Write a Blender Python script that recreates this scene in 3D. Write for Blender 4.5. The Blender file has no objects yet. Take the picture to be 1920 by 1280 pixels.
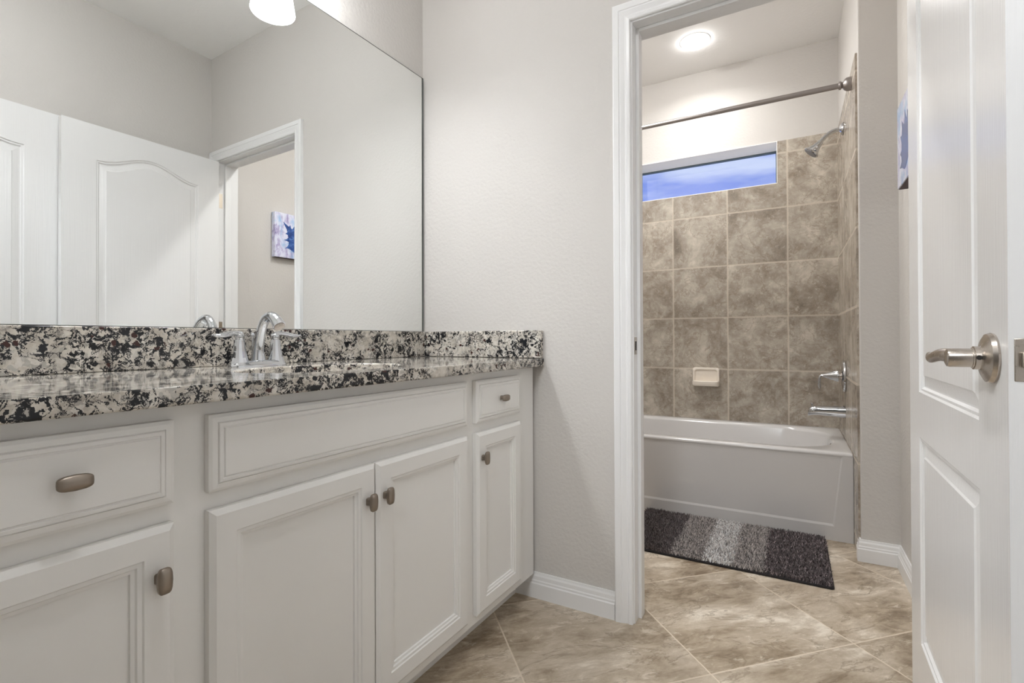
import bpy, bmesh, math, random
from mathutils import Vector, Matrix
from math import sin, cos, pi

C = bpy.context.scene.collection
sc = bpy.context.scene

# ------------------------------------------------------------------ camera
F_PX = 926.697
YAW, PITCH, ROLL = 0.5353, 0.0051, -0.0040
cam_d = bpy.data.cameras.new('camera')
cam = bpy.data.objects.new('camera', cam_d)
C.objects.link(cam)
r0 = Vector((cos(YAW), sin(YAW), 0)); f0 = Vector((-sin(YAW), cos(YAW), 0)); u0 = Vector((0, 0, 1))
f1 = f0 * cos(PITCH) + u0 * sin(PITCH); u1 = -f0 * sin(PITCH) + u0 * cos(PITCH)
cr = r0 * cos(ROLL) + u1 * sin(ROLL); cu = -r0 * sin(ROLL) + u1 * cos(ROLL)
m = Matrix((cr, cu, -f1)).transposed().to_4x4()
m.translation = Vector((1.3753, -1.5925, 0.9409))
cam.matrix_world = m
cam_d.sensor_width = 36.0
cam_d.lens = F_PX / 1920 * 36.0
cam_d.shift_y = -9.04 / 1920
cam_d.clip_start = 0.02
sc.camera = cam

# ------------------------------------------------------------------ world, exposure
sc.view_settings.view_transform = 'Standard'
sc.view_settings.look = 'None'
sc.view_settings.gamma = 1.0
sc.view_settings.use_curve_mapping = False
sc.view_settings.exposure = 0.0
sc.cycles.max_bounces = 14
sc.cycles.diffuse_bounces = 8
sc.cycles.glossy_bounces = 8
sc.cycles.sample_clamp_indirect = 6.0

w = bpy.data.worlds.new('dusk_sky'); sc.world = w; w.use_nodes = True
nt = w.node_tree; nt.nodes.clear()
N = nt.nodes.new; L = nt.links.new
wo = N('ShaderNodeOutputWorld'); bg = N('ShaderNodeBackground'); tc = N('ShaderNodeTexCoord')
mp = N('ShaderNodeMapping'); mp.inputs['Scale'].default_value = (2.2, 2.2, 11); mp.inputs['Rotation'].default_value = (0, 0.10, 0)
nz = N('ShaderNodeTexNoise'); nz.inputs['Scale'].default_value = 1.6; nz.inputs['Detail'].default_value = 4; nz.inputs['Roughness'].default_value = 0.55
rp = N('ShaderNodeValToRGB')
rp.color_ramp.elements[0].position = 0.40; rp.color_ramp.elements[0].color = (0.23, 0.33, 0.84, 1)
rp.color_ramp.elements[1].position = 0.60; rp.color_ramp.elements[1].color = (0.64, 0.73, 1.0, 1)
L(tc.outputs['Generated'], mp.inputs['Vector']); L(mp.outputs['Vector'], nz.inputs['Vector'])
L(nz.outputs['Fac'], rp.inputs['Fac']); L(rp.outputs['Color'], bg.inputs['Color'])
bg.inputs['Strength'].default_value = 1.0
L(bg.outputs['Background'], wo.inputs['Surface'])

LAMP_VANITY = 14.5      # shades over the mirror
LAMP_CAN = 24.0         # recessed light over the tub
FILL_HALL = 24.0        # added fill light in the hall behind the camera
LAMP_BULB = 112.0       # bulbs in the open bottoms of the vanity shades
LAMP_BEAM = 5.2         # downward beam of the light over the tub
FILL_ROOM = 140.0       # added fill light over the vanity room floor, built like a downlight
FILL_TUB_ROOM = 400.0      # added fill light out of view behind the partition, built like a downlight

def area_lamp(name, loc, size, power, color, target):
    d = bpy.data.lights.new(name, 'AREA'); d.shape = 'DISK'; d.size = size; d.energy = power; d.color = color
    o = bpy.data.objects.new(name, d); C.objects.link(o); o.location = loc
    o.rotation_euler = (Vector(target) - Vector(loc)).to_track_quat('-Z', 'Y').to_euler()
    return o
area_lamp('hall_fill', (1.25, -2.5, 2.35), 0.5, FILL_HALL, (0.93, 0.965, 1.0), (1.2, -1.4, 0.6))  # invented source that brightens the room from the doorway side

# ------------------------------------------------------------------ frames
DE = 0.0228            # the partition and tub room stand 1.3 degrees out of square with the vanity wall
def fr_pt(p):
    return Vector((cos(DE) * p[0] - sin(DE) * p[1], sin(DE) * p[0] + cos(DE) * p[1], p[2]))
BASE = {}

# ------------------------------------------------------------------ material helpers
def mat_new(name):
    mt = bpy.data.materials.new(name); mt.use_nodes = True
    t = mt.node_tree; b = t.nodes['Principled BSDF']
    return mt, t, b
def node(t, kind, **kw):
    n = t.nodes.new(kind)
    for k, v in kw.items():
        if k in n.inputs: n.inputs[k].default_value = v
        else: setattr(n, k, v)
    return n
def ramp(t, stops):
    n = t.nodes.new('ShaderNodeValToRGB'); e = n.color_ramp.elements
    while len(e) < len(stops): e.new(0.5)
    for i, (p, c) in enumerate(stops):
        e[i].position = p
        e[i].color = (c, c, c, 1) if isinstance(c, (int, float)) else (*c, 1)
    return n
def mixc(t, fac, a, b, mode='MIX'):
    n = t.nodes.new('ShaderNodeMix'); n.data_type = 'RGBA'; n.blend_type = mode
    for sock, v in ((n.inputs[0], fac), (n.inputs[6], a), (n.inputs[7], b)):
        if hasattr(v, 'node'): t.links.new(v, sock)
        elif isinstance(v, (int, float)): sock.default_value = v
        else: sock.default_value = (*v, 1)
    return n.outputs[2]
def math_n(t, op, a, b=None):
    n = t.nodes.new('ShaderNodeMath'); n.operation = op
    for i, v in enumerate((a, b)):
        if v is None: continue
        if hasattr(v, 'node'): t.links.new(v, n.inputs[i])
        else: n.inputs[i].default_value = v
    return n.outputs[0]
def bump(t, b, h, strength, dist):
    n = node(t, 'ShaderNodeBump', Strength=strength, Distance=dist)
    t.links.new(h, n.inputs['Height']); t.links.new(n.outputs['Normal'], b.inputs['Normal'])
def objco(t):
    return t.nodes.new('ShaderNodeTexCoord').outputs['Object']
def noise(t, vec, scale, detail=3, rough=0.5, dist=0.0):
    n = node(t, 'ShaderNodeTexNoise', Scale=scale, Detail=detail, Roughness=rough, Distortion=dist)
    t.links.new(vec, n.inputs['Vector']); return n.outputs['Fac']
def vscale(t, vec, s, rot=(0, 0, 0), loc=(0, 0, 0)):
    n = t.nodes.new('ShaderNodeMapping'); n.inputs['Scale'].default_value = s; n.inputs['Rotation'].default_value = rot; n.inputs['Location'].default_value = loc
    t.links.new(vec, n.inputs['Vector']); return n.outputs['Vector']

def paint(name, col, rough=0.6, bscale=130, bstr=0.12, spec=0.3, var=0.02):
    mt, t, b = mat_new(name); v = objco(t)
    f = noise(t, v, 3.0, 3)
    c2 = tuple(max(0, x * (1 - 2 * var)) for x in col)
    t.links.new(mixc(t, f, col, c2), b.inputs['Base Color'])
    b.inputs['Roughness'].default_value = rough; b.inputs['Specular IOR Level'].default_value = spec
    if bstr: bump(t, b, noise(t, v, bscale, 3), bstr, 0.004)
    return mt
def metal(name, col, rough, brushed=None):
    mt, t, b = mat_new(name); v = objco(t)
    b.inputs['Metallic'].default_value = 1.0; b.inputs['Base Color'].default_value = (*col, 1)
    f = noise(t, vscale(t, v, brushed or (1, 1, 1)), 220, 2)
    r = ramp(t, [(0.3, rough * 0.94), (0.7, rough * 1.06)])
    t.links.new(f, r.inputs['Fac']); t.links.new(r.outputs['Color'], b.inputs['Roughness'])
    return mt
def gloss(name, col, rough=0.12, coat=0.0):
    mt, t, b = mat_new(name); v = objco(t)
    c2 = tuple(x * 0.97 for x in col)
    t.links.new(mixc(t, noise(t, v, 6, 2), col, c2), b.inputs['Base Color'])
    b.inputs['Roughness'].default_value = rough; b.inputs['Coat Weight'].default_value = coat; b.inputs['Coat Roughness'].default_value = 0.06
    return mt
def emis(name, col, strength):
    mt, t, b = mat_new(name)
    b.inputs['Base Color'].default_value = (0.9, 0.9, 0.9, 1)
    b.inputs['Emission Color'].default_value = (*col, 1); b.inputs['Emission Strength'].default_value = strength
    return mt

M = {}
M['wall'] = paint('greige_wall_paint', (0.60, 0.578, 0.552), 0.55, 85, 0.36)
M['ceiling'] = paint('ceiling_paint', (0.90, 0.895, 0.885), 0.8, 60, 0.25)
M['trim'] = paint('white_trim_paint', (0.80, 0.80, 0.80), 0.32, 40, 0.03, 0.5)
M['cab'] = paint('cabinet_paint', (0.80, 0.79, 0.768), 0.38, 60, 0.02, 0.5)
M['chrome'] = metal('chrome', (0.62, 0.635, 0.66), 0.045)
M['nickel'] = metal('satin_nickel', (0.52, 0.47, 0.42), 0.26)
M['rodmetal'] = metal('brushed_nickel_rod', (0.42, 0.39, 0.38), 0.3)
M['pewter'] = metal('pewter_knob', (0.30, 0.255, 0.215), 0.36)
M['brass'] = metal('hinge_nickel', (0.62, 0.56, 0.48), 0.3)
M['dark'] = gloss('dark_void', (0.02, 0.018, 0.016), 0.5)
M['porcelain'] = gloss('porcelain', (0.80, 0.78, 0.755), 0.12, 0.3)
M['acrylic'] = gloss('tub_acrylic', (0.62, 0.607, 0.60), 0.16, 0.2)
M['bone'] = gloss('bone_ceramic', (0.84, 0.77, 0.68), 0.15, 0.3)
M['shade'] = emis('lit_glass_shade', (0.965, 0.983, 1.0), LAMP_VANITY)
M['bulb'] = emis('lit_bulb', (0.955, 0.978, 1.0), LAMP_BULB)
M['lens'] = emis('lit_lens', (1.0, 0.985, 0.965), LAMP_CAN)
M['lens_fill_room'] = emis('fill_lens_neutral', (0.97, 0.985, 1.0), FILL_ROOM)  # glow of the added vanity room fill
M['lens_fill_tub'] = emis('fill_lens_soft', (1.0, 0.99, 0.975), FILL_TUB_ROOM)  # glow of the added tub room fill
M['winframe'] = gloss('window_frame_vinyl', (0.10, 0.14, 0.15), 0.4)
M['whitewin'] = gloss('window_frame_white', (0.75, 0.78, 0.8), 0.4)

# door paint with embossed vertical wood grain
mt, t, b = mat_new('white_door_paint'); v = objco(t)
b.inputs['Base Color'].default_value = (0.80, 0.80, 0.80, 1); b.inputs['Roughness'].default_value = 0.23; b.inputs['Specular IOR Level'].default_value = 0.65
g = noise(t, vscale(t, v, (60, 60, 1.1)), 4.0, 4, 0.6)
bump(t, b, g, 0.16, 0.004); M['door'] = mt

# mirror and glass
mt, t, b = mat_new('mirror_silver'); v = objco(t)
b.inputs['Metallic'].default_value = 1; b.inputs['Roughness'].default_value = 0.0
t.links.new(mixc(t, noise(t, v, 2, 1), (0.925, 0.945, 0.94), (0.935, 0.95, 0.945)), b.inputs['Base Color']); M['mirror'] = mt
mt, t, b = mat_new('mirror_edge'); b.inputs['Base Color'].default_value = (0.26, 0.27, 0.26, 1); b.inputs['Roughness'].default_value = 0.2; M['mirroredge'] = mt
mt, t, b = mat_new('window_glass')
b.inputs['Base Color'].default_value = (0.96, 0.98, 1, 1); b.inputs['Transmission Weight'].default_value = 1; b.inputs['Roughness'].default_value = 0; b.inputs['IOR'].default_value = 1.45; M['glass'] = mt

# granite
def granite():
    mt, t, b = mat_new('granite'); v = objco(t)
    def warp(vec, sc, amt):
        wv = node(t, 'ShaderNodeTexNoise', Scale=sc, Detail=4.0, Roughness=0.65); t.links.new(vec, wv.inputs['Vector'])
        vm = t.nodes.new('ShaderNodeVectorMath'); vm.operation = 'MULTIPLY_ADD'
        t.links.new(wv.outputs['Color'], vm.inputs[0]); vm.inputs[1].default_value = (amt,) * 3; t.links.new(vec, vm.inputs[2])
        return vm.outputs[0]
    wp = warp(v, 14.0, 0.09); wq = warp(v, 38.0, 0.035)
    # cream and grey feldspar ground
    base = ramp(t, [(0.32, (0.30, 0.27, 0.235)), (0.43, (0.47, 0.43, 0.375)), (0.54, (0.58, 0.54, 0.48)), (0.66, (0.72, 0.69, 0.64))])
    t.links.new(noise(t, wp, 22, 6, 0.7), base.inputs['Fac'])
    col = base.outputs['Color']
    vo = node(t, 'ShaderNodeTexVoronoi', Scale=95.0); t.links.new(wq, vo.inputs['Vector'])
    sep = t.nodes.new('ShaderNodeSeparateColor'); t.links.new(vo.outputs['Color'], sep.inputs['Color'])
    a_ = ramp(t, [(0.66, 0.0), (0.92, 0.6)]); t.links.new(sep.outputs['Red'], a_.inputs['Fac'])
    col = mixc(t, a_.outputs['Color'], col, (0.68, 0.655, 0.61))
    a_ = ramp(t, [(0.80, 0.0), (0.86, 0.45)]); t.links.new(sep.outputs['Green'], a_.inputs['Fac'])
    col = mixc(t, a_.outputs['Color'], col, (0.23, 0.225, 0.215))
    # clustering mask for the dark minerals
    mask = noise(t, v, 10, 3, 0.6)
    mk = ramp(t, [(0.36, 0.0), (0.58, 1.0)]); t.links.new(mask, mk.inputs['Fac'])
    # branching black biotite: thin ridges of warped noise that widen where the mask is high
    n1 = noise(t, wq, 38, 4, 0.60, 0.8)
    r1 = math_n(t, 'ABSOLUTE', math_n(t, 'SUBTRACT', n1, 0.5))
    w1 = math_n(t, 'ADD', math_n(t, 'MULTIPLY', mk.outputs['Color'], 0.046), 0.003)
    d1 = ramp(t, [(0.0, 0.0), (0.008, 1.0)]); t.links.new(math_n(t, 'SUBTRACT', w1, r1), d1.inputs['Fac'])
    n3 = noise(t, vscale(t, wq, (1, 1, 1), loc=(2, 7, 4)), 46, 4, 0.6, 0.4)
    d3 = ramp(t, [(0.60, 0.0), (0.618, 1.0)]); t.links.new(math_n(t, 'ADD', n3, math_n(t, 'MULTIPLY', math_n(t, 'SUBTRACT', mk.outputs['Color'], 0.5), 0.12)), d3.inputs['Fac'])
    dark = math_n(t, 'MAXIMUM', d1.outputs['Color'], d3.outputs['Color'])
    tone = mixc(t, noise(t, v, 60, 2), (0.005, 0.005, 0.006), (0.022, 0.023, 0.027))
    col = mixc(t, dark, col, tone)
    # scattered small garnets
    vg = node(t, 'ShaderNodeTexVoronoi', Scale=60.0); t.links.new(vscale(t, wq, (1, 1, 1), loc=(5, 2, 9)), vg.inputs['Vector'])
    sg = t.nodes.new('ShaderNodeSeparateColor'); t.links.new(vg.outputs['Color'], sg.inputs['Color'])
    gs = math_n(t, 'MULTIPLY', math_n(t, 'GREATER_THAN', sg.outputs['Blue'], 0.91), math_n(t, 'LESS_THAN', vg.outputs['Distance'], 0.33))
    col = mixc(t, gs, col, (0.045, 0.018, 0.016))
    t.links.new(col, b.inputs['Base Color'])
    b.inputs['Roughness'].default_value = 0.06; b.inputs['Specular IOR Level'].default_value = 0.38
    return mt
M['granite'] = granite()

# stone tiles with grout: frac grids over two local axes
def tile_mat(name, ax, pitch, off, cols, grout, gw, rough, vein=(1, 1, 1), rotz=0.0, vs=5.0, bstr=0.25, lo=0.35, hi=0.66, tvar=0.16):
    mt, t, b = mat_new(name); v = objco(t)
    if rotz: v = vscale(t, v, (1, 1, 1), rot=(0, 0, -rotz))
    sp = t.nodes.new('ShaderNodeSeparateXYZ'); t.links.new(v, sp.inputs[0])
    us = []
    for i in (0, 1):
        a = math_n(t, 'DIVIDE', math_n(t, 'SUBTRACT', sp.outputs[ax[i]], off[i]), pitch[i]); us.append(a)
    ed = []
    for i in (0, 1):
        fr = math_n(t, 'FRACT', us[i])
        d = math_n(t, 'MULTIPLY', math_n(t, 'MINIMUM', fr, math_n(t, 'SUBTRACT', 1.0, fr)), pitch[i]); ed.append(d)
    d = math_n(t, 'MINIMUM', ed[0], ed[1])
    gm = ramp(t, [(gw * 0.42, 1.0), (gw * 0.60, 0.0)]); t.links.new(d, gm.inputs['Fac'])
    cb = t.nodes.new('ShaderNodeCombineXYZ')
    t.links.new(math_n(t, 'FLOOR', us[0]), cb.inputs[0]); t.links.new(math_n(t, 'FLOOR', us[1]), cb.inputs[1])
    wn = t.nodes.new('ShaderNodeTexWhiteNoise'); wn.noise_dimensions = '3D'; t.links.new(cb.outputs[0], wn.inputs['Vector'])
    va = t.nodes.new('ShaderNodeVectorMath'); va.operation = 'MULTIPLY_ADD'
    t.links.new(wn.outputs['Color'], va.inputs[0]); va.inputs[1].default_value = (9, 9, 9); t.links.new(v, va.inputs[2])
    pv = vscale(t, va.outputs[0], vein)
    n1 = noise(t, pv, vs, 8, 0.66, 0.45)
    n2 = noise(t, pv, vs * 2.6, 8, 0.74, 0.6)
    c = ramp(t, [(lo, cols[0]), (0.46, cols[1]), (0.55, cols[2]), (hi, cols[3])])
    t.links.new(math_n(t, 'ADD', math_n(t, 'MULTIPLY', n1, 0.62), math_n(t, 'MULTIPLY', n2, 0.38)), c.inputs['Fac'])
    col = c.outputs['Color']
    # warm-brown hairline veining
    rd = math_n(t, 'ABSOLUTE', math_n(t, 'SUBTRACT', noise(t, pv, vs * 1.3, 6, 0.65, 0.6), 0.5))
    r2 = ramp(t, [(0.0, 0.9), (0.020, 0.0)]); t.links.new(rd, r2.inputs['Fac'])
    col = mixc(t, math_n(t, 'MULTIPLY', r2.outputs['Color'], n2), col, cols[4])
    # little pits and pale flecks
    fl = ramp(t, [(0.57, 0.0), (0.68, 0.5)]); t.links.new(noise(t, pv, vs * 7, 5, 0.7, 0.8), fl.inputs['Fac'])
    col = mixc(t, fl.outputs['Color'], col, cols[3])
    tv = math_n(t, 'ADD', math_n(t, 'MULTIPLY', wn.outputs['Value'], tvar), 1.0 - tvar/2)
    tn = t.nodes.new('ShaderNodeVectorMath'); tn.operation = 'SCALE'; t.links.new(col, tn.inputs[0]); t.links.new(tv, tn.inputs['Scale'])
    col = mixc(t, gm.outputs['Color'], tn.outputs[0], grout)
    t.links.new(col, b.inputs['Base Color'])
    rr = mixc(t, gm.outputs['Color'], (rough,) * 3, (0.85,) * 3); t.links.new(rr, b.inputs['Roughness'])
    h = math_n(t, 'SUBTRACT', math_n(t, 'MULTIPLY', n2, 0.25), gm.outputs['Color'])
    bump(t, b, h, bstr, 0.002)
    return mt
FLOOR_C = [(0.175, 0.128, 0.084), (0.37, 0.30, 0.22), (0.53, 0.455, 0.362), (0.77, 0.70, 0.60), (0.15, 0.105, 0.06)]
WALL_C = [(0.19, 0.158, 0.125), (0.33, 0.285, 0.235), (0.46, 0.415, 0.352), (0.66, 0.60, 0.52), (0.20, 0.145, 0.10)]
fa = math.radians(46.1)
px_, py_ = 1.4986, 0.2553
fo = (cos(fa) * px_ + sin(fa) * py_, -sin(fa) * px_ + cos(fa) * py_)
M['floor'] = tile_mat('floor_tile', (0, 1), (0.513, 0.510), fo, FLOOR_C, (0.66, 0.57, 0.46), 0.0058, 0.30, (1.0, 2.2, 1), fa, 2.4, 0.25, 0.38, 0.62, 0.22)
M['tileback'] = tile_mat('wall_tile_back', (0, 2), (0.3413, 0.3366), (0.6465, 0.7403), WALL_C, (0.60, 0.53, 0.44), 0.007, 0.26, (1, 1, 1), 0, 5.0)
M['tileside'] = tile_mat('wall_tile_side', (1, 2), (0.3413, 0.3366), (1.856, 0.7403), WALL_C, (0.60, 0.53, 0.44), 0.007, 0.22, (1, 1, 1), 0, 5.0)

# ------------------------------------------------------------------ mesh builder
class MB:
    def __init__(s): s.bm = bmesh.new()
    def face(s, pts):
        vs = [s.bm.verts.new(p) for p in pts]; return s.bm.faces.new(vs)
    def box(s, x0, x1, y0, y1, z0, z1):
        v = [s.bm.verts.new(p) for p in ((x0,y0,z0),(x1,y0,z0),(x1,y1,z0),(x0,y1,z0),(x0,y0,z1),(x1,y0,z1),(x1,y1,z1),(x0,y1,z1))]
        for f in ((0,3,2,1),(4,5,6,7),(0,1,5,4),(1,2,6,5),(2,3,7,6),(3,0,4,7)): s.bm.faces.new([v[i] for i in f])
        return s
    def loops(s, loops, cap0=True, cap1=True, closed=True):
        R = [[s.bm.verts.new(p) for p in lp] for lp in loops]
        n = len(R[0])
        for a, b_ in zip(R, R[1:]):
            for i in range(n if closed else n - 1):
                s.bm.faces.new((a[i], a[(i+1) % n], b_[(i+1) % n], b_[i]))
        if cap0: s.bm.faces.new(R[0][::-1])
        if cap1: s.bm.faces.new(R[-1])
        return s
    def lathe(s, prof, origin, axis='z', n=24, caps=(True, True)):
        # prof: (radius, height along axis)
        O = Vector(origin)
        if isinstance(axis, str):
            A = {'x': Vector((1,0,0)), 'y': Vector((0,1,0)), 'z': Vector((0,0,1)), '-x': Vector((-1,0,0)), '-y': Vector((0,-1,0)), '-z': Vector((0,0,-1))}[axis]
        else: A = Vector(axis).normalized()
        P = A.orthogonal().normalized(); Q = A.cross(P)
        s.loops([[O + A*h + (P*cos(2*pi*i/n) + Q*sin(2*pi*i/n))*max(r, 1e-5) for i in range(n)] for r, h in prof], *caps)
        return s
    def tube(s, pts, radii, n=16, up=(0,0,1), flat=1.0, caps=(True, True)):
        # elliptical tube along pts; radii per point (side); flat = ratio of the other axis (float or list)
        P = [Vector(p) for p in pts]; Lp = []
        for i, p in enumerate(P):
            d = (P[min(i+1, len(P)-1)] - P[max(i-1, 0)]).normalized()
            sd = d.cross(Vector(up)).normalized(); uu = sd.cross(d).normalized()
            r = radii[i] if isinstance(radii, (list, tuple)) else radii
            fl = flat[i] if isinstance(flat, (list, tuple)) else flat
            Lp.append([p + sd*r*cos(2*pi*k/n) + uu*r*fl*sin(2*pi*k/n) for k in range(n)])
        s.loops(Lp, *caps); return s
    def prism(s, poly, z0, z1):
        s.loops([[(x, y, z0) for x, y in poly], [(x, y, z1) for x, y in poly]]); return s
    def build(s, name, mat, parent=None, base=(0,0,0), smooth=True, bevel=0.0, angle=35, fix=True):
        if fix: bmesh.ops.recalc_face_normals(s.bm, faces=s.bm.faces)
        base = Vector(base)
        for v in s.bm.verts: v.co -= base
        me = bpy.data.meshes.new(name); s.bm.to_mesh(me); s.bm.free()
        for mm in (mat if isinstance(mat, (list, tuple)) else [mat]): me.materials.append(mm)
        o = bpy.data.objects.new(name, me); C.objects.link(o)
        if bevel:
            bv = o.modifiers.new('edge', 'BEVEL'); bv.width = bevel; bv.segments = 2; bv.limit_method = 'ANGLE'; bv.angle_limit = math.radians(40)
        if smooth:
            me.polygons.foreach_set('use_smooth', [True] * len(me.polygons))
            me.set_sharp_from_angle(angle=math.radians(angle))
        if parent is not None: o.parent = parent
        return o

def props(o, label, cat, group=None, kind=None):
    o['label'] = label; o['category'] = cat
    if group: o['group'] = group
    if kind: o['kind'] = kind
def place(o, loc, fr):
    o.location = fr_pt(loc) if fr else Vector(loc)
    if fr: o.rotation_euler = (0, 0, DE)
def thing(name, label, cat, loc, fr=False, group=None, kind=None):
    o = bpy.data.objects.new(name, None); o.empty_display_size = 0.05; C.objects.link(o)
    place(o, loc, fr); props(o, label, cat, group, kind); BASE[o.name] = Vector(loc); return o
def part(name, mb, mat, parent, **kw):
    b = BASE[parent.name]; o = mb.build(name, mat, parent, base=b, **kw); BASE[o.name] = b; return o
def solo(name, mb, mat, label, cat, loc, fr=False, group=None, kind=None, **kw):
    o = mb.build(name, mat, None, base=loc, **kw); place(o, loc, fr); props(o, label, cat, group, kind); BASE[o.name] = Vector(loc); return o
def struct(name, mb, mat, label, cat, fr=False, **kw):
    kw.setdefault('smooth', False)
    return solo(name, mb, mat, label, cat, (0, 0, 0), fr, None, 'structure', **kw)

# ------------------------------------------------------------------ key sizes
XR = 1.7148; YE = -1.50; ZC = 2.624           # vanity room
XJ, XJ2, ZO = 0.888, 1.645, 1.990             # doorway in the partition (frame coordinates)
PT = 0.115                                    # partition thickness
TXL, TXR, TYF, TYB, ZT = 0.064, 1.588, 1.109, 1.856, 2.7184
WX0, WX1, WZ0, WZ1 = 0.376, 1.2761, 1.9018, 2.1653
YW = 0.9244; XRT = 1.7307

# ------------------------------------------------------------------ room shell
fl = MB(); fl.box(-0.15, 1.95, -1.62, 2.15, -0.08, 0.0)
struct('floor', fl, M['floor'], 'beige stone-look floor tiles laid diagonally with pale grout', 'floor')
hf = MB(); hf.box(-1.2, 3.0, -4.2, -1.62, -0.08, 0.0)
struct('floor_hall', hf, paint('hall_carpet', (0.42, 0.37, 0.31), 0.9, 300, 0.5), 'beige floor of the hall behind the entry door', 'floor')
b_ = MB(); b_.box(-0.12, XR + 0.12, YE - 0.12, 0.06, ZC, ZC + 0.1)
struct('ceiling', b_, M['ceiling'], 'white ceiling above the vanity', 'ceiling')
b_ = MB(); b_.box(-0.05, 1.9, PT - 0.06, 2.1, ZT, ZT + 0.1)
struct('ceiling_tub', b_, M['ceiling'], 'white ceiling above the bathtub', 'ceiling', fr=True)
b_ = MB(); b_.box(-0.12, 0.0, YE - 0.12, 0.05, 0, ZC)
struct('wall_left', b_, M['wall'], 'greige wall behind the mirror and vanity', 'wall')
b_ = MB(); b_.box(XR, XR + 0.12, YE - 0.12, 0.05, 0, ZC)
struct('wall_right', b_, M['wall'], 'greige wall behind the two open doors', 'wall')
# entry wall with the doorway the camera stands in
EX0, EX1, EZ = 0.845, 1.668, 2.02
b_ = MB(); b_.box(-0.12, EX0, YE - 0.12, YE, 0, ZC); b_.box(EX1, XR + 0.12, YE - 0.12, YE, 0, ZC); b_.box(EX0, EX1, YE - 0.12, YE, EZ, ZC)
struct('wall_entry', b_, M['wall'], 'greige wall with the entry doorway behind the camera', 'wall')
b_ = MB()
b_.box(-1.3, -1.2, -4.2, YE - 0.12, 0, 2.6); b_.box(3.0, 3.1, -4.2, YE - 0.12, 0, 2.6); b_.box(-1.3, 3.1, -4.3, -4.2, 0, 2.6)
b_.box(-1.3, -0.12, YE - 0.22, YE - 0.12, 0, 2.6); b_.box(XR + 0.12, 3.1, YE - 0.22, YE - 0.12, 0, 2.6)
struct('wall_hall', b_, M['wall'], 'greige walls of the hall behind the entry doorway', 'wall')
b_ = MB(); b_.box(-1.3, 3.1, -4.3, YE - 0.12, 2.6, 2.7)
struct('ceiling_hall', b_, M['ceiling'], 'white ceiling of the hall behind the entry doorway', 'ceiling')
# partition
b_ = MB(); b_.box(-0.12, XJ - 0.012, 0, PT, 0, 2.8); b_.box(XJ2 + 0.012, XRT + 0.1, 0, PT, 0, 2.8); b_.box(XJ - 0.012, XJ2 + 0.012, 0, PT, ZO + 0.012, 2.8)
struct('wall_partition', b_, M['wall'], 'greige partition wall with the doorway to the tub room', 'wall', fr=True)
# tub room walls
b_ = MB(); b_.box(TXL - 0.12, TXL, PT, 2.08, 0, 2.8)
struct('wall_tub_left', b_, M['wall'], 'greige wall at the hidden left end of the bathtub', 'wall', fr=True)
BY = TYB + 0.010
b_ = MB()
b_.box(TXL - 0.12, WX0, BY, BY + 0.2, 0, 2.8); b_.box(WX1, 1.8, BY, BY + 0.2, 0, 2.8)
b_.box(WX0, WX1, BY, BY + 0.2, 0, WZ0); b_.box(WX0, WX1, BY, BY + 0.2, WZ1, 2.8)
struct('wall_tub_back', b_, M['wall'], 'greige wall with the strip window above the bathtub', 'wall', fr=True)
b_ = MB(); b_.box(TXR + 0.008, XRT + 0.12, YW, 2.08, 0, 2.8)
struct('wall_wing', b_, M['wall'], 'greige wing wall carrying the shower fittings', 'wall', fr=True, bevel=0.004)
b_ = MB(); b_.box(XRT, XRT + 0.12, PT, YW + 0.02, 0, 2.8)
struct('wall_tub_right', b_, M['wall'], 'greige wall where the canvas print hangs', 'wall', fr=True)
# tile facing
TT = 2.1621
b_ = MB()
b_.box(TXL, WX0, TYB, BY, 0.40, TT); b_.box(WX1, TXR, TYB, BY, 0.40, TT); b_.box(WX0, WX1, TYB, BY, 0.40, WZ0)
struct('wall_tile_back', b_, M['tileback'], 'square brown stone tiles on the wall below the window', 'wall tiles', fr=True)
b_ = MB(); b_.box(TXR, TXR + 0.008, 0.945, TYB, 0.40, TT); b_.box(TXR, TXR + 0.008, 0.945, TYF - 0.002, 0.0, 0.40)
struct('wall_tile_side', b_, M['tileside'], 'brown stone tiles on the wall with the shower fittings', 'wall tiles', fr=True)
b_ = MB(); b_.box(TXL, TXL + 0.008, 0.945, TYB, 0.40, TT)
struct('wall_tile_left', b_, M['tileside'], 'brown stone tiles at the hidden end of the tub', 'wall tiles', fr=True)

# ------------------------------------------------------------------ trim
CAS = [(0.0, 0.0), (0.0, 0.008), (0.003, 0.011), (0.012, 0.0125), (0.015, 0.010), (0.019, 0.010), (0.032, 0.0145), (0.036, 0.0145), (0.038, 0.0165), (0.054, 0.0175), (0.058, 0.016), (0.060, 0.0)]
def casing(x0, x1, zt, yf, sgn, rv=0.005):
    mb = MB(); Lp = []
    for (x, z, sx, sz) in ((x0 - rv, 0, -1, 0), (x0 - rv, zt + rv, -1, 1), (x1 + rv, zt + rv, 1, 1), (x1 + rv, 0, 1, 0)):
        Lp.append([(x + sx*u, yf - sgn*vv, z + sz*u) for u, vv in CAS])
    mb.loops(Lp); return mb
struct('trim_1', casing(XJ, XJ2, ZO, -0.0005, 1), M['trim'], 'white moulded casing around the tub room doorway', 'door casing', fr=True)
struct('trim_2', casing(XJ, XJ2, ZO, PT + 0.0005, -1), M['trim'], 'white casing on the tub side of the doorway', 'door casing', fr=True)
b_ = MB()
b_.box(XJ - 0.012, XJ, -0.001, PT + 0.001, 0, ZO + 0.012); b_.box(XJ2, XJ2 + 0.012, -0.001, PT + 0.001, 0, ZO + 0.012)
b_.box(XJ, XJ2, -0.001, PT + 0.001, ZO, ZO + 0.012)
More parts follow.
